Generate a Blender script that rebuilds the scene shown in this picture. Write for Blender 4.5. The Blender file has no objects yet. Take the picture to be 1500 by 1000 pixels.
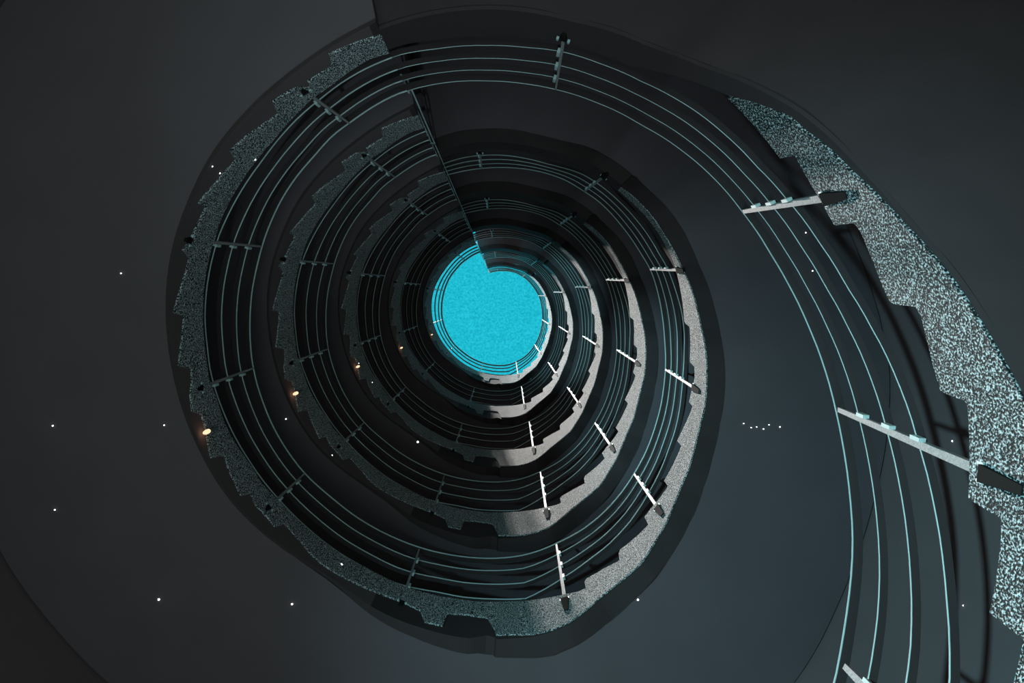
import bpy, math, random
from mathutils import Vector

# ------------------------------------------------------------------ camera, world, sun
F = 1000.0                  # focal length in pixels of a 1500 px wide frame
ZX, ZY = 737.0, 445.0       # where the zenith stands in the frame
CZ = 1.6                    # eye height
S = 1.0 / 0.70              # each storey is taller than the one below
scn = bpy.context.scene
cam = bpy.data.cameras.new('camera'); cam_o = bpy.data.objects.new('camera', cam)
scn.collection.objects.link(cam_o); scn.camera = cam_o
cam.sensor_width = 36; cam.lens = 36 * F / 1500; cam.clip_end = 300
cam.shift_x = (750 - ZX) / 1500; cam.shift_y = -(500 - ZY) / 1500
cam_o.location = (0, 0, CZ); cam_o.rotation_euler = (math.pi, 0, 0)

world = bpy.data.worlds.new('sky'); scn.world = world; world.use_nodes = True
nt = world.node_tree; nt.nodes.clear()
wo = nt.nodes.new('ShaderNodeOutputWorld'); bg = nt.nodes.new('ShaderNodeBackground')
tc = nt.nodes.new('ShaderNodeTexCoord'); sep = nt.nodes.new('ShaderNodeSeparateXYZ')
rmp = nt.nodes.new('ShaderNodeMapRange'); mx = nt.nodes.new('ShaderNodeMix'); mx.data_type = 'RGBA'
ns = nt.nodes.new('ShaderNodeTexNoise'); ns.inputs['Scale'].default_value = 330; ns.inputs['Detail'].default_value = 3
cr = nt.nodes.new('ShaderNodeValToRGB')
cr.color_ramp.elements[0].position = .3; cr.color_ramp.elements[0].color = (.006, .40, .52, 1)
cr.color_ramp.elements[1].position = .7; cr.color_ramp.elements[1].color = (.022, .60, .76, 1)
rmp.inputs['From Min'].default_value = -.1; rmp.inputs['From Max'].default_value = .1
nt.links.new(tc.outputs['Generated'], sep.inputs[0]); nt.links.new(sep.outputs['Z'], rmp.inputs['Value'])
nt.links.new(tc.outputs['Generated'], ns.inputs['Vector']); nt.links.new(ns.outputs['Fac'], cr.inputs['Fac'])
nt.links.new(rmp.outputs['Result'], mx.inputs['Factor'])
gr = nt.nodes.new('ShaderNodeValToRGB')                 # added glow from below in place of bounced light, strongest straight down
gm = nt.nodes.new('ShaderNodeMapRange'); gm.inputs['From Min'].default_value = -1; gm.inputs['From Max'].default_value = -.5
gr.color_ramp.elements[0].position = .0; gr.color_ramp.elements[0].color = (.68, .98, 1.0, 1)
gr.color_ramp.elements[1].position = .5; gr.color_ramp.elements[1].color = (.17, .245, .25, 1)
nt.links.new(sep.outputs['Z'], gm.inputs['Value']); nt.links.new(gm.outputs['Result'], gr.inputs['Fac'])
nt.links.new(gr.outputs['Color'], mx.inputs['A'])
nt.links.new(cr.outputs['Color'], mx.inputs['B']); nt.links.new(mx.outputs['Result'], bg.inputs['Color'])
bg.inputs['Strength'].default_value = 1.0; nt.links.new(bg.outputs[0], wo.inputs[0])

def sun_lamp(name, az, tilt, energy, color, angle):
    # light travels down, leaning toward image azimuth az (clockwise from image top)
    l = bpy.data.lights.new(name, 'SUN'); l.energy = energy; l.color = color; l.angle = math.radians(angle)
    o = bpy.data.objects.new(name, l); scn.collection.objects.link(o)
    a = math.radians(az); t = math.radians(tilt)
    d = Vector((math.sin(a) * math.sin(t), -math.cos(a) * math.sin(t), -math.cos(t)))
    o.rotation_euler = d.to_track_quat('-Z', 'Y').to_euler(); o.location = (0, 0, 45)
    return o
sun_lamp('sun', 119, 8.9, 6.6, (1.0, .95, .92), .6)

scn.view_settings.view_transform = 'Standard'; scn.view_settings.look = 'None'
scn.view_settings.exposure = 0; scn.view_settings.gamma = 1; scn.view_settings.use_curve_mapping = False

# ------------------------------------------------------------------ materials
def mat(name, col, rough=.7, metal=0, noise=None, bump=None, spec=.3):
    m = bpy.data.materials.new(name); m.use_nodes = True; n = m.node_tree; b = n.nodes['Principled BSDF']
    b.inputs['Roughness'].default_value = rough; b.inputs['Metallic'].default_value = metal
    b.inputs['Specular IOR Level'].default_value = spec
    b.inputs['Base Color'].default_value = (*col, 1)
    t = n.nodes.new('ShaderNodeTexCoord')
    if noise:
        sc, c2, lo, hi = noise
        x = n.nodes.new('ShaderNodeTexNoise'); x.inputs['Scale'].default_value = sc; x.inputs['Detail'].default_value = 2
        r = n.nodes.new('ShaderNodeValToRGB'); r.color_ramp.elements[0].position = lo; r.color_ramp.elements[1].position = hi
        r.color_ramp.elements[0].color = (*col, 1); r.color_ramp.elements[1].color = (*c2, 1)
        n.links.new(t.outputs['Object'], x.inputs['Vector']); n.links.new(x.outputs['Fac'], r.inputs['Fac'])
        n.links.new(r.outputs['Color'], b.inputs['Base Color'])
    if bump:
        sc, st, di = bump
        x = n.nodes.new('ShaderNodeTexNoise'); x.inputs['Scale'].default_value = sc; x.inputs['Detail'].default_value = 2
        u = n.nodes.new('ShaderNodeBump'); u.inputs['Strength'].default_value = st; u.inputs['Distance'].default_value = di
        n.links.new(t.outputs['Object'], x.inputs['Vector']); n.links.new(x.outputs['Fac'], u.inputs['Height'])
        n.links.new(u.outputs['Normal'], b.inputs['Normal'])
    return m
def emit(name, col, s):
    m = bpy.data.materials.new(name); m.use_nodes = True; b = m.node_tree.nodes['Principled BSDF']
    b.inputs['Base Color'].default_value = (.2, .2, .2, 1)
    b.inputs['Emission Color'].default_value = (*col, 1); b.inputs['Emission Strength'].default_value = s
    return m
M = {
 'roughcast': mat('roughcast', (.015, .02, .02), .9, 0, (135, (.95, 1.0, .98), .46, .61), (135, .8, .010)),
 'coarse_roughcast': mat('coarse_roughcast', (.012, .018, .018), .9, 0, (125, (.86, .94, .93), .49, .66), (125, .9, .012)),
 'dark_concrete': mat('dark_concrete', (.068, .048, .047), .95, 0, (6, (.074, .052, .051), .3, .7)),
 'brightened_concrete': mat('brightened_concrete', (.17, .128, .125), .95, 0, (6, (.18, .136, .133), .3, .7)),
 'soffit_paint': mat('soffit_paint', (.155, .120, .126), .9, 0, (3, (.166, .129, .135), .3, .7)),
 'wall_plaster': mat('wall_plaster', (.26, .185, .182), .95, 0, (3, (.28, .20, .195), .3, .7)),
 'black_steel': mat('black_steel', (.062, .046, .045), .7, 0, None, None, .2),
 'foot_black': mat('foot_black', (.02, .016, .015), .9, 0, None, None, .1),
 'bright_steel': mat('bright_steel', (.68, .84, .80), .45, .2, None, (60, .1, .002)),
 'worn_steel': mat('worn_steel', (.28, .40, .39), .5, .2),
 'post_paint': mat('post_paint', (.36, .33, .32), .6, 0, (90, (.50, .46, .44), .3, .7), (90, .3, .003)),
 'speck_glow': emit('speck_glow', (.9, .95, 1), 6),
 'lamp_warm': emit('lamp_warm', (1, .60, .36), 1.5),
 'lamp_body': mat('lamp_body', (.12, .16, .16), .5),
}

# ------------------------------------------------------------------ curves read off the place (frame coordinates -> azimuth, radius)
def polar(pts, wrap=None):
    out = []
    last = None
    for x, y in pts:
        dx, dy = x - ZX, y - ZY
        a = math.degrees(math.atan2(dx, -dy))
        if last is None:
            if wrap is not None:
                while a < wrap: a += 360
        else:
            while a < last - 180: a += 360
            while a > last + 180: a -= 360
        last = a; out.append((a, math.hypot(dx, dy)))
    return out
class Curve:
    def __init__(s, pts, wrap=None, raw=False):
        q = pts if raw else polar(pts, wrap)
        k = []
        for a, r in q:
            if k and a <= k[-1][0]: a = k[-1][0] + .02
            k.append((a, r))
        s.k = k
    def __call__(s, a):
        k = s.k
        if a <= k[0][0]: return k[0][1]
        if a >= k[-1][0]: return k[-1][1]
        lo, hi = 0, len(k) - 1
        while hi - lo > 1:
            m = (lo + hi) // 2
            if k[m][0] <= a: lo = m
            else: hi = m
        t = (a - k[lo][0]) / (k[hi][0] - k[lo][0])
        return k[lo][1] * (1 - t) + k[hi][1] * t
class Smooth:
    """Catmull-Rom through a Curve's knots after a light blur; used for everything that is a smooth bend."""
    def __init__(s, c, w=3.0, n=7):
        s.c = c; s.w = w; s.n = n; s.cache = {}
    def __call__(s, a):
        key = round(a, 3)
        if key in s.cache: return s.cache[key]
        a0, a1 = s.c.k[0][0], s.c.k[-1][0]
        w = max(0, min(s.w, a - a0, a1 - a))
        v = 0; tot = 0
        for i in range(-s.n, s.n + 1):
            g = math.exp(-2 * (i / s.n) ** 2); v += g * s.c(a + i * w / s.n); tot += g
        s.cache[key] = v / tot
        return v / tot

A0, A1 = -24.3, 335.7            # a turn starts and ends at the corner pole
hand_px = [(653,257),(672,252.4),(706,247),(736,245.6),(770,248),(800,254),(830,265),(855,280.5),(872.8,292),(892,309.6),(909.6,330.4),(930,358),
 (941.6,376.8),(952,393.6),(963.2,428.8),(969.6,462.4),(972.8,496),(974.4,520),(974.4,540),(972,564),(967.2,596),(960,621.6),(946.4,660),
 (928.8,692.8),(909.6,721.6),(884,750.4),(852,776),(815,795),(790,806),(766,813),(730,817),(700,816.6),(660,812),(616,801.6),(580,788),(544,770),
 (520,755),(486,728),(446,692.5),(420,658),(400,624),(389,598),(378,566),(371,538),(367,500),(366.6,466),(370,424),(378,386),(385,358),(396,328),(414,290),
 (440,252),(460,230),(490,196),(512,181),(546,157),(582,138),(598,133)]
H1 = Smooth(Curve(hand_px), 4)
rail4_px = [(650,240),(680,231),(710,227.6),(736,227.6),(770,232.4),(800,240),(820,245),(852,255),(876,269.6),(906.4,295),(932,322.4),(951,348),(965,372),
 (976,390.4),(988.8,424),(998.4,459),(1002,490),(1001.5,516),(1000,548),(997.6,576.8),(994.4,602.4),(990,624),(979,657),(972,676.8),(949.6,721.6),(924,761.6),
 (888.8,799),(864,818),(824,846),(771,876),(720,876.5),(680,874),(640,866),(600,859),(576,852),(530,828),(500,811),(452,774),(410,732),(380,696),(366,675),(348,646),
 (328,604),(315,568),(308,540),(304,508),(300.6,466),(303,424),(311,380),(320,348),(334,316),(356,276),(384,236),(410,202),(440,170),(470,145),(500,122),(530,104),(579,83)]
R4 = Curve(rail4_px)
hand0_px = [(598,133),(648,122),(712,119),(768,123),(812,131),(872,150),(940,184),(1000,222),(1044,260),(1088,312),(1128,372),(1156,420),(1184,479),
 (1206.5,537.6),(1223,599),(1234.5,655),(1241.5,700),(1245.5,740),(1248.6,787),(1246.8,836),(1239,901),(1230,956),(1222,1000),(1200,1070),(1160,1160)]
H0 = Smooth(Curve(hand0_px), 3)
rail40_px = [(580,82),(640,72),(712,67),(770,70),(823,76),(880,94),(940,120),(988,144),(1060,196),(1108,244),(1152,292),(1200,356),(1240,420),(1276,480),(1315,560),(1345,650),
 (1354,680),(1367.7,740),(1382,831),(1387,883),(1391,950),(1391,1000),(1380,1080),(1350,1180)]
R40 = Curve(rail40_px)
# roughcast on the stringer, right side: stepped upper edge, smooth lower edge
g_top = [(904.8,276),(919.2,288.8),(932,300),(944.8,312.8),(957.6,328.8),(968.8,344.8),(978.4,362.4),(988.8,384),(993.6,401.6),(998.4,424),(1002.4,449.6),(1004,470),(1006,474),
 (1012,478.4),(1013.1,500.8),(1012.8,516),(1012.5,530.4),(1018.9,536.8),(1019.5,552.8),(1015,572),(1011.2,588.8),(1016.3,595.2),(1011.2,608.8),(1003.2,626.4),
 (993.6,646),(1000,653.6),(992.8,670.4),(983.2,689.6),(974.4,704.8),(980,712.8),(968.8,729.6),(954.4,746.4),(945.6,758.4),(951.2,769.6),(935.2,785.6),
 (910,806),(907.6,812),(909,822),(886,834),(860,849),(857,854),(859,863),(848,868),(828,872),(800,878),(776,881),(740,883),(700,883),(670,879),(640,874),(596,862),
 (566,849),(530,830),(500,815),(488,806),(450,776),(420,748),(400,728),(380,707),(368,686),(344,652),(326,618),(314,580),(304,556),(300,528),(297,504),(295,476),(295,446),(297,416),(301,390),
 (308,360),(313,348),(320,324),(328,306),(338,286),(356,258),(370,238),(388,216),(400,202),(420,178),(440,158),(458,140),(468,134),(488,120),(508,104),(540,84),(575,74)]
g_bot = [(909.6,274),(922.4,282.4),(938.4,296.8),(956,316),(968.8,335.2),(981.6,356),(993.6,378.4),(999.2,390.4),(1008,408),(1016,428.8),(1022.4,452.8),(1028.8,481.6),
 (1034.4,508),(1036,524),(1036.8,548),(1036,572),(1033.6,596),(1028.8,615.2),(1024,634),(1017.6,660.8),(1010.4,686.4),(999.2,712),(988,739.2),(976.8,766.4),(960.8,793.6),
 (940,826),(920,844),(900,860),(880,876),(852,900),(832,914),(808,924),(780,930),(750,931),(727,931),(725,924),(714,906),(680,901),(655,900),(648,918),(622,912),(616,896),(594,885),(576,878),
 (540,864),(500,845),(488,838),(472,828),(454,812),(440,794),(424,776),(416,768),(402,772),(392,760),(374,741),(366,723),(352,727),(342,706),(332,684),(328,668),(308,671),(305,660),(300,630),
 (294,608),(280,602),(277,578),(279,562),(279,540),(260,536),(263,510),(266,486),(268,463),(253,458),(262,426),(270,400),(276,378),(266,366),(276,353),(281,345),(283,338),(292,320),(300,303),(289,297),(314,268),
 (344,234),(336,220),(360,198),(378,186),(407,166),(398,148),(430,128),(454,126),(450,118),(485,97),(481,78),(504,68),(524,60),(566,48)]
GT = Curve(g_top); GB = Curve(g_bot)
g0_top = [(1068.6,141),(1092.8,166),(1121.4,199),(1145.6,230),(1167.6,225.6),(1176.4,243),(1191.8,269.5),(1216,311),(1225,327),(1228.6,328.4),(1254.5,325.3),(1263.8,337),
 (1281.4,379),(1296.8,418.6),(1306.7,439.5),(1314.4,444.5),(1345,448),(1354,462.5),(1360,490),(1371.6,537),(1382,571),(1390,576),(1418.4,586.6),(1422,594.4),(1425,677.6),(1423.6,729.6),
 (1434,737.4),(1471.7,759.5),(1471.7,787),(1454.8,898.6),(1505,938),(1488,1010),(1470,1060)]
g0_bot = [(1068.6,140),(1097,147.5),(1132,159.6),(1158.8,170.6),(1180.8,190.4),(1216,216.8),(1249,249.8),(1293,291.5),(1332,332.8),(1376,381),(1409,425),(1437.5,469),
 (1455,497.7),(1473,529.4),(1500,578.8),(1530,640),(1560,720),(1580,800),(1590,900),(1590,1000),(1570,1100)]
G0T = Curve(g0_top); G0B = Curve(g0_bot)
# outer edge of the downstand beam under the stringer
b_px = [(640,200),(700,188),(740,187.6),(790,193),(840,206),(872.8,221.6),(916,247),(956,284),(988,317.6),(1004,341.6),(1018,374),(1024,388.8),(1040,428.8),(1049.6,464),(1057.6,512),(1060,532),
 (1060.8,564),(1056,604),(1052.8,621.6),(1046,656),(1031,704),(1010.4,761.6),(989.6,798),(953,850),(900,903),(850,940),(800,962),(737,972),(600,944),(480,880),(380,780),(300,690),(250,600),(235,500),(240,400),
 (270,300),(330,200),(420,110),(565,32)]
BE = Smooth(Curve(b_px), 5)
class _Env:
    k = [(172, 0), (335.7, 0)]
    def __call__(s, a): return max(GB(a + i * 1.5) for i in range(-8, 9)) * 1.012
ENV = Smooth(_Env(), 9, 8)
BOT0 = Smooth(Curve([(-24, 440), (13.7, 425), (30, 433), (40, 452), (50, 488), (57, 516), (69, 557), (76, 590)] + [(a, r * 1.004) for a, r in G0B.k if a > 76.5], raw=True), 3)

def h_hand(a):                   # height of the handrail above the eye, lower turn
    return 8.2 - 3.6 * (a - A0) / 360
def smooth_env(fn, a, w, mode):
    v = [fn(a + i * w / 4) for i in range(-4, 5)]
    return max(v) if mode > 0 else min(v)
_pc = {}
def plan(a):                     # plan point of the stringer face, shared by all upper turns
    key = round(a, 3)
    if key not in _pc:
        R = H1(a) * h_hand(a) / F; t = math.radians(a)
        _pc[key] = Vector((R * math.sin(t), -R * math.cos(t)))
    return _pc[key]
h0c = Curve([(-24.3, 4.6), (13.7, 4.42), (69, 3.95), (107.5, 3.35), (136.5, 2.78), (155, 2.4)], raw=True)
h0s = Smooth(h0c, 12)
def plan0(a):
    R = H0(a) * h0s(a) / F; t = math.radians(a)
    return Vector((R * math.sin(t), -R * math.cos(t)))
def normal(pl, a, lo, hi):
    p = pl(max(lo, a - 2)); q = pl(min(hi, a + 2)); d = (q - p).normalized()
    n = Vector((d.y, -d.x))
    return n if n.dot(pl(a)) > 0 else -n
class Turn:
    def __init__(s, k):
        s.k = k
        if k == 0: s.pl, s.a0, s.a1, s.z = plan0, A0, 152.0, 1.0
        else: s.pl, s.a0, s.a1, s.z = plan, A0, A1, S ** (k - 1)
    def at(s, a, r, d=0.0, dz=0.0):     # point that stands d outward of the stringer face, on the sight line (a, r) of the face
        a = max(s.a0, min(s.a1, a))
        p = s.pl(a); q = p + normal(s.pl, a, s.a0, s.a1) * d
        h = F * p.length / r * s.z
        return Vector((q.x, q.y, CZ + h + dz))
    def px(s, x, y, d=0.0):
        a = math.degrees(math.atan2(x - ZX, -(y - ZY)))
        while a < s.a0 - 1: a += 360
        while a > s.a1 + 1: a -= 360
        return s.at(a, math.hypot(x - ZX, y - ZY), d), a
    def samples(s, step=1.5, lo=None, hi=None, knots=()):
        lo = s.a0 if lo is None else max(lo, s.a0); hi = s.a1 if hi is None else min(hi, s.a1)
        n = max(2, int((hi - lo) / step)); v = [lo + (hi - lo) * i / n for i in range(n + 1)]
        v += [a for a in knots if lo < a < hi]
        return sorted(set(v))

# ------------------------------------------------------------------ mesh helpers
def link(name, verts, faces, m, parent=None, smooth=False):
    me = bpy.data.meshes.new(name); me.from_pydata([tuple(v) for v in verts], [], faces); me.update()
    me.materials.append(m)
    if smooth:
        for p in me.polygons: p.use_smooth = True
    o = bpy.data.objects.new(name, me); scn.collection.objects.link(o)
    if parent: o.parent = parent
    return o
def fix(o):
    import bmesh
    b = bmesh.new(); b.from_mesh(o.data); bmesh.ops.recalc_face_normals(b, faces=b.faces); b.to_mesh(o.data); b.free()
    return o
def sweep(name, rings, m, parent=None, smooth=False):
    n = len(rings[0]); vs = [v for r in rings for v in r]; fs = []
    for i in range(len(rings) - 1):
        for j in range(n):
            k = (j + 1) % n
            fs.append((i*n+j, i*n+k, (i+1)*n+k, (i+1)*n+j))
    fs.append(tuple(range(n))); fs.append(tuple((len(rings)-1)*n + j for j in reversed(range(n))))
    return fix(link(name, vs, fs, m, parent, smooth))
def soften(o, deg=25):
    for p in o.data.polygons: p.use_smooth = True
    o.data.set_sharp_from_angle(angle=math.radians(deg)); return o
def tube(name, pts, rad, m, parent=None, n=6):
    rings = []
    for i, p in enumerate(pts):
        d = (pts[min(i+1, len(pts)-1)] - pts[max(i-1, 0)]).normalized()
        u = d.cross(Vector((0, 0, 1)))
        if u.length < 1e-3: u = Vector((1, 0, 0))
        u.normalize(); w = u.cross(d)
        rings.append([p + (u * math.cos(2*math.pi*j/n) + w * math.sin(2*math.pi*j/n)) * rad for j in range(n)])
    return sweep(name, rings, m, parent, True)
def boxes(name, specs, m, parent=None):   # specs: (centre, half axes u, v, w, taper)
    vs, fs = [], []
    for c, u, v, w, tp in specs:
        b = len(vs)
        for k in (-1, 1):
            t = tp if k > 0 else 1
            for i, j in ((-1,-1),(1,-1),(1,1),(-1,1)):
                vs.append(c + u*i*t + v*j*t + w*k)
        fs += [(b,b+3,b+2,b+1),(b+4,b+5,b+6,b+7),(b,b+1,b+5,b+4),(b+1,b+2,b+6,b+5),(b+2,b+3,b+7,b+6),(b+3,b,b+4,b+7)]
    return fix(link(name, vs, fs, m, parent))
def empty(name, loc, label, cat, group=None):
    o = bpy.data.objects.new(name, None); scn.collection.objects.link(o); o.empty_display_size = .2
    o['label'] = label; o['category'] = cat
    if group: o['group'] = group
    return o

WIDTH = 1.45
# ------------------------------------------------------------------ round outer wall
T = [Turn(k) for k in range(6)]
def out_pt(t, a, d): return t.pl(a) + normal(t.pl, a, t.a0, t.a1) * d
def floor_h(k, a):               # level of the walking surface at azimuth a above the eye
    if k == 0: return F * plan0(a).length / R40(a)
    return F * plan(a).length / (R4(a) * 1.02) * T[k].z
am = [A0 + 360 * i / 120 for i in range(121)]
wv, wf = [], []
for a in am:
    p = out_pt(T[1], min(a, A1), WIDTH + .02); q = out_pt(T[1], min(a, A1), WIDTH + .27)
    top = CZ + floor_h(5, min(a, A1)) - .35
    zs = [-.0 + (top) * j / 30 for j in range(31)]
    for z in zs: wv.append(Vector((p.x, p.y, z)))
    wv.append(Vector((q.x, q.y, top))); wv.append(Vector((q.x, q.y, 0)))
n = 33
for i in range(120):
    for j in range(n):
        k = (j + 1) % n
        wf.append((i*n+j, i*n+k, (i+1)*n+k, (i+1)*n+j))
w = fix(link('wall_outer', wv, wf, M['wall_plaster'])); w['kind'] = 'structure'

# ------------------------------------------------------------------ flights
def stringer_edges(k):
    if k == 0:
        top = lambda a: G0T(a) if a > G0T.k[0][0] else R40(a) * 1.035 + max(0, a - 28) / (G0T.k[0][0] - 28) * (G0T.k[0][1] - R40(G0T.k[0][0]) * 1.035)
        bot = BOT0
        kn = [x for x, _ in G0T.k]
    else:
        top = lambda a: GT(a) if a > GT.k[8][0] else R4(a) * 1.04
        def bot(a):
            if a < GB.k[0][0] : return max(R4(a) * 1.09, 0)
            if a < 172: return GB(a) * 1.003
            w = min(1, (a - 172) / 14)
            return GB(a) * 1.003 * (1 - w) + w * ENV(a)
        kn = [x for x, _ in GT.k] + [x for x, _ in GB.k]
    return top, bot, kn
names = ['lowest concrete stair flight with the largest roughcast teeth, at the right edge',
 'concrete flight of the widest complete ring, circling all the others',
 'concrete flight of the second widest complete ring of dark stair',
 'concrete flight of the middle one of the five complete rings',
 'concrete flight of the second smallest complete ring around the blue sky',
 'topmost concrete flight, smallest ring, directly around the blue sky']
def thickness(k, a, rb):
    if k == 0: return .02
    if a <= 20: return .13
    v = max(.05, plan(a).length * (BE(a) / rb - 1))
    if a < 35: return v * (a - 20) / 15 + .13 * (35 - a) / 15
    if a < 172: return v
    w = max(0, 1 - (a - 172) / 40)
    return .02 + (max(.05, plan(172).length * (BE(172) / GB(172) - 1)) - .02) * w
def flight(k):
    t = T[k]
    e = empty('stair_flight', (0,0,0), names[k], 'staircase', 'concrete stair flights of the spiral')
    top, bot, kn = stringer_edges(k)
    # stringer
    rings = []
    for a in t.samples(1.5, knots=kn):
        rt, rb = top(a), bot(a)
        if rb < rt * 1.006: rb = rt * 1.006
        thick = thickness(k, a, rb)
        rings.append([t.at(a, rt), t.at(a, rb), t.at(a, rb, thick), t.at(a, rt, thick)])
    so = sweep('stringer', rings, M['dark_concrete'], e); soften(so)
    so.data.materials.append(M['brightened_concrete'])           # left faces of upper turns painted paler in place of light missing there
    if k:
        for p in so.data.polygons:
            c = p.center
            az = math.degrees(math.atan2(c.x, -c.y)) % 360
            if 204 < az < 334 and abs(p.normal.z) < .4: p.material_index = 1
    # roughcast coat on the stringer face
    cu, cl = (G0T, G0B) if k == 0 else (GT, GB)
    lo = max(cu.k[0][0], cl.k[0][0]); hi = min(cu.k[-1][0], cl.k[-1][0])
    rings = []
    for a in t.samples(1.0, lo, hi, [x for x, _ in cu.k] + [x for x, _ in cl.k]):
        rt, rb = cu(a), cl(a)
        if rb < rt * 1.001: rb = rt * 1.001
        rings.append([t.at(a, rt, -.012), t.at(a, rb, -.012), t.at(a, rb, .002), t.at(a, rt, .002)])
    o = sweep('roughcast_panel', rings, M['roughcast'] if k else M['coarse_roughcast'], e); o['label'] = 'pale roughcast band with stepped edge'
    # slab: smooth soffit below, steps above
    sv = []
    st = 11.0
    for a in t.samples(1.5, knots=[t.a0 + i * st + x for i in range(40) for x in (0, .05)]):
        rb = sum(bot(max(t.a0, min(t.a1, a + q))) for q in range(-9, 10, 2)) / 10
        soff = t.at(a, rb).z + .012
        i = math.floor((a - t.a0) / st + 1e-6)
        ac = min(t.a1, t.a0 + (i + .5) * st)
        if k: hf = F * plan(a).length / (R4(a) * 1.07) * t.z; 
        else: hf = F * plan0(a).length / (R40(a) * 1.07)
        slope = -3.6 * t.z / 360 if k else -.012
        stair = CZ + hf + slope * (ac - a) * .9
        stair = min(stair, t.at(a, top(a) * 1.05).z - .03, t.at(min(t.a1, a + 4), top(min(t.a1, a + 4)) * 1.05).z - .03); stair = max(stair, soff + .03)
        p1, p2 = out_pt(t, a, max(.015, thickness(k, a, bot(a)) - .002)), out_pt(T[1], a, WIDTH)
        sv.append([Vector((p1.x, p1.y, soff)), Vector((p2.x, p2.y, soff)), Vector((p2.x, p2.y, stair)), Vector((p1.x, p1.y, stair))])
    soften(sweep('stair_slab', sv, M['dark_concrete'] if k == 0 else M['soffit_paint'], e))
    return e
for k in range(6): flight(k)

# ------------------------------------------------------------------ railings
fr2 = Curve([(-24, .36), (110, .36), (150, .40), (200, .33), (336, .33)], raw=True)
posts1 = [((706,247),(703,223)), ((856,280.5),(885,258)), ((952,394.5),(995,395)), ((974.6,541),(1018,568)), ((929,694),(965,745)), ((815,797),(828,880)),
 ((614,804),(588,883)), ((446,693.5),(392,744)), ((371,539),(293,568)), ((383,361),(277,351.5)), ((512,181),(446,133))]
posts0 = [((814,131),(826,55)), ((1089,310),(1212,289)), ((1228,600),(1445,693)), ((1237,976),(1300,1040))]
rl = ['railing nearest the viewer with wide posts, on the right of the photo',
 'railing on the widest complete ring, four flat rails edged in bright steel',
 'railing on the second widest ring of the stair',
 'railing on the middle one of the five complete rings',
 'railing on the second smallest ring around the sky',
 'topmost railing, rails silhouetted against the blue sky']
def railing(k):
    t = T[k]
    e = empty('stair_railing', (0,0,0), 'steel ' + rl[k], 'railing', 'railings of the spiral stair')
    hr, r4 = (H0, R40) if k == 0 else (H1, R4)
    def rr(i, a):
        u = 1 / hr(a); v = 1 / r4(a)
        f = (0, .335, .67, 1)[i]
        return 1 / (u * (1 - f) + v * f)
    S_ = t.samples(2.0)
    for i in range(4):
        nm = 'handrail' if i == 0 else 'rail'
        wd = .046 if i == 0 else .034
        rings = []
        for a in S_:
            r = rr(i, a)
            rings.append([t.at(a, r, .004, 0), t.at(a, r, .004 + wd, 0), t.at(a, r, .004 + wd, .012), t.at(a, r, .004, .012)])
        b = sweep(nm, rings, M['black_steel'], e)
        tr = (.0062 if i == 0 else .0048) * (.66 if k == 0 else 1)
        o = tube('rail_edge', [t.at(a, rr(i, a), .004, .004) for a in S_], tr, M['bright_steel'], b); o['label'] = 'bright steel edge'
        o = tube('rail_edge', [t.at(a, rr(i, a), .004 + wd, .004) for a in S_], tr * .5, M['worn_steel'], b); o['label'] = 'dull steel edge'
    for (tp, ft) in (posts0 if k == 0 else posts1):
        A, a1 = t.px(*tp, -.004); B, a2 = t.px(*ft, -.004)
        n2 = normal(t.pl, a2, t.a0, t.a1); nn = Vector((n2.x, n2.y, 0))
        ax = (A - B); L = ax.length; ax.normalize()
        tg = ax.cross(nn).normalized(); nn = tg.cross(ax).normalized()
        if nn.dot(Vector((n2.x, n2.y, 0))) < 0: nn = -nn
        hw = (.009 if a1 < 40 else .018) if k == 0 else .014 if 20 < a1 < 175 else .010
        p = boxes('post', [((A + B) / 2 + nn * .01, tg * hw, nn * .012, ax * (L / 2 + .004), .62)], M['post_paint'], e)
        # clamps where the rails meet the post
        for i in (1, 2, 3):
            am_ = a1 + (a2 - a1) * .5; r = rr(i, am_)
            f = (1 / hr(a1) - 1 / r) / max(1e-6, 1 / hr(a1) - F and (1 / hr(a1) - 1 / math.hypot(ft[0]-ZX, ft[1]-ZY)))
            c = A + (B - A) * min(1, f)
            c = c - nn * .004
            o = boxes('clamp', [(c - tg * (hw + .006), tg * .008, nn * .014, ax * .03 * t.z ** .8, 1)], M['bright_steel'], p)
        # foot bracket: shoe with its cast shadow painted in as a black taper, bolts
        sh = .09 * t.z; bw = 1.0
        if a1 > 175 or a1 < 20: sh *= .35; bw = .6
        boxes('bracket_shade', [(B - ax * sh - nn * .004, tg * .016 * bw, nn * .012 * bw, ax * sh, 1.9)], M['foot_black'], p)
        for q in (-1, 1):
            boxes('bolt', [(B + ax * .01 * t.z + tg * q * .030 - nn * .008, tg * .007, nn * .008, ax * .016 * t.z, .6)], M['bright_steel'], p)
    return e
for k in range(6): railing(k)

# ------------------------------------------------------------------ corner pole: two thin tubes running up at the break of the turns
pe = empty('corner_pole', (0,0,0), 'thin double steel pole running straight up through every turn at the stepped break', 'pole')
pb, _ = T[1].px(598, 134, -.0); P2 = (pb.x, pb.y)
for j, (dx, r_) in enumerate(((0, .0075), (.03, .006))):
    x0, y0 = P2[0] + dx, P2[1] - .002
    z0, z1 = CZ + 4.6, CZ + 33.5
    tube('pole_tube', [Vector((x0, y0, z0 + (z1 - z0) * i / 8)) for i in range(9)], r_, M['bright_steel'], pe)
zs = [CZ + 8.2, CZ + 6.57 * 1.0, CZ + 9.39, CZ + 11.7, CZ + 16.7]
for z in zs:
    boxes('tie_plate', [(Vector((P2[0] + .015, P2[1], z)), Vector((.024, 0, 0)), Vector((0, .006, 0)), Vector((0, 0, .03)), 1)], M['worn_steel'], pe)

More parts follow.
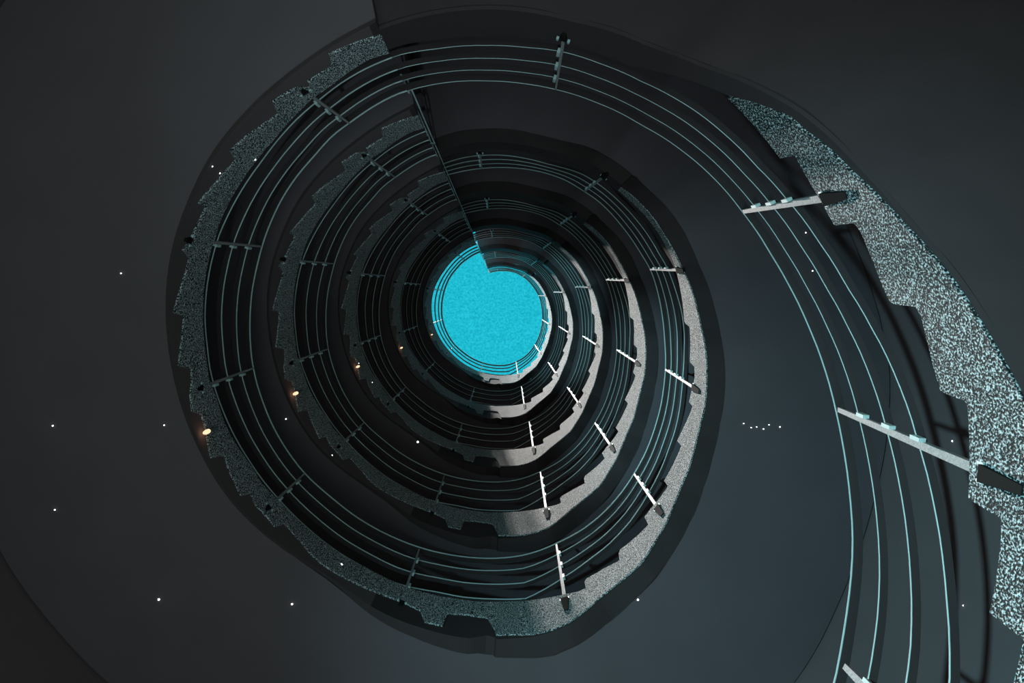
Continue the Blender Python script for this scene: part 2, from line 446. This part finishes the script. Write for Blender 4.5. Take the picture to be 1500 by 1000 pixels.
# ------------------------------------------------------------------ warm teardrop lamps on the left side of each turn
def spot(loc, aim, energy, color, size=1.6, rad=.05):
    l = bpy.data.lights.new('fill_spot', 'SPOT'); l.energy = energy; l.color = color; l.spot_size = size; l.spot_blend = 1; l.shadow_soft_size = rad
    o = bpy.data.objects.new('fill_spot', l); scn.collection.objects.link(o); o.location = loc
    o.rotation_euler = (aim - loc).to_track_quat('-Z', 'Y').to_euler()
    return o
lamp_lab = ['lamp on the widest ring, left of its lower left railing post', 'lamp on the second widest ring, lower left', 'lamp on the middle ring, lower left',
            'lamp on the second smallest ring, lower left', 'faint lamp on the smallest ring, lower left']
for k in range(1, 6):
    t = T[k]
    P_, a = t.px(301, 632, -.03)
    n2 = normal(t.pl, a, t.a0, t.a1); nn = Vector((n2.x, n2.y, 0)); z = t.z
    e = empty('wall_lamp', P_, 'small warm teardrop ' + lamp_lab[k-1], 'lamp', 'small warm lamps on the left of the stringers')
    prof = [(0, -.10), (.010, -.085), (.017, -.05), (.014, 0), (.006, .05), (0, .07)]
    def lathe(name, pr, m, par):
        rings = [[P_ + Vector((math.cos(u*math.pi/4) * max(r, .0008), math.sin(u*math.pi/4) * max(r, .0008), zz * z)) for u in range(8)] for r, zz in pr]
        return sweep(name, rings, m, par, True)
    lathe('bulb', [(0, -.10), (.010, -.085), (.016, -.05), (.014, -.02)], M['lamp_warm'], e)
    lathe('lamp_cap', [(.015, -.02), (.013, .03), (.006, .10), (.001, .14)], M['lamp_body'], e)
    boxes('arm', [(P_ + nn * .02, nn * .02, Vector((0, 0, .006)), nn.cross(Vector((0, 0, .006 / .006))).normalized() * .004, 1)], M['lamp_body'], e)

# added fill spots, unseen below the frame on the left, brightening the undersides opposite
def fill_uplight(tilt, half, watts, blend, dy=.22):
    t = math.radians(tilt)
    o = spot(Vector((-1.85, -.3, 1.1)), Vector((-1.85 + math.sin(t), -.3 + math.sin(t) * dy, 1.1 + math.cos(t))), watts, (.36, .86, 1.0), math.radians(2 * half))
    o.data.spot_blend = blend
fill_uplight(47, 40, 760, 1.0, .66)
fill_uplight(21, 8.5, 1000, .7, .42)
fill_uplight(11, 6, 3600, .5)
o = spot(Vector((0, 2.0, 1.1)), Vector((.6, -2.1, 7.6)), 180, (.60, .88, 1.0), math.radians(56)); o.data.spot_blend = .9  # one more added fill spot, unseen, for the undersides at the top

# ------------------------------------------------------------------ tiny glowing specks added for the white glints of dust and droplets
specks = [(233,877,2.2),(428,884,2.0),(500,827,2.2),(612,647,2.2),(78,623,1.6),(81,746,1.5),(178,400,1.3),(310,243,1.4),(321,253,1.6),(302,411,1.2),(322,408,1.2),(373,233,1.8),
 (934,878,2.2),(1089,620,1.2),(1100,626,1.1),(1108,625,1.1),(1118,628,1.2),(1126,622,1.1),(1142,625,1.3),(1396,646,1.8),(1180,341,1.3),(1190,397,1.3),(1412,887,1.2),(241,622,1.3),(419,613,1.3),(525,532,1.0),(545,560,1.1),(486,667,1.2)]
bpy.context.view_layer.update(); dg = bpy.context.evaluated_depsgraph_get()
found = []
SPECK_LABEL = {
 (233,877): 'bright white glowing speck low in the dark bottom left of the photo',
 (428,884): 'white glowing speck just below the widest ring, bottom left, right of the bright one',
 (500,827): 'white glowing speck on the lower left of the widest ring',
 (612,647): 'bright white glowing speck below the centre, between the lower rings',
 (78,623): 'white glowing speck near the left edge, upper of the two there',
 (81,746): 'white glowing speck near the left edge, lower of the two there',
 (178,400): 'lone small white glowing speck in the dark middle left',
 (310,243): 'white glowing speck outside the widest ring, upper left, the higher of a close pair',
 (321,253): 'white glowing speck outside the widest ring, upper left, the lower of a close pair',
 (302,411): 'faint glowing speck on the left rails of the widest ring, left of its pair',
 (322,408): 'faint glowing speck on the left rails of the widest ring, right of its pair',
 (373,233): 'white glowing speck on the roughcast of the widest ring, upper left',
 (934,878): 'white glowing speck on the underside at the lower right, below the widest ring',
 (1089,620): 'first from the left in the row of dots on the right underside',
 (1100,626): 'second from the left in the row of dots on the right underside',
 (1108,625): 'third from the left in the row of dots on the right underside',
 (1118,628): 'fourth from the left in the row of dots on the right underside',
 (1126,622): 'fifth from the left in the row of dots on the right underside',
 (1142,625): 'rightmost in the row of dots on the right underside',
 (1396,646): 'white glowing speck between the nearest railing post and the roughcast, far right',
 (1180,341): 'white glowing speck seen between the nearest rails, just below their upper right post',
 (1190,397): 'white glowing speck seen between the nearest rails, second below their upper right post',
 (1412,887): 'faint white glowing speck right of the nearest rails, bottom right',
 (241,622): 'small white glowing speck left of the lowest warm lamp, outside the widest ring',
 (419,613): 'small white glowing speck between the two widest rings, lower left',
 (525,532): 'tiny glowing speck between the middle rings, left of the blue sky',
 (545,560): 'tiny glowing speck below left of the blue sky, on the middle ring',
 (486,667): 'tiny glowing speck between the second and third rings, lower left'}
for x, y, s in specks:
    d = Vector(((x - ZX) / F, (y - ZY) / F, 1)).normalized()
    ok, loc, nor, _, ob, _ = scn.ray_cast(dg, Vector((0, 0, CZ)), d)
    if ok and ob.name.split('.')[0] in ('stair_slab', 'wall_outer', 'roughcast_panel', 'stringer'):
        if nor.dot(d) > 0: nor = -nor
        found.append((x, y, s, loc, nor, ob.name))
for x, y, s, loc, nor, _n in found:
    hr_ = loc.z - CZ
    rad = s * .62 * hr_ / F
    up = nor.orthogonal().normalized(); sd = nor.cross(up)
    e = empty('glow_speck', loc, SPECK_LABEL[(x, y)], 'light', 'tiny white glowing specks')
    def disc(nm, r0, d0, d1, m):
        rings = [[loc + nor * dd + (up * math.cos(q*math.pi/5) + sd * math.sin(q*math.pi/5)) * r0 for q in range(10)] for dd in (d0, d1)]
        return sweep(nm, rings, m, e)
    disc('speck_rim', rad * 1.25, -.004, .004, M['lamp_body']); disc('lens', rad, .002, .007, M['speck_glow'])  # the lens only glows in place of a glint
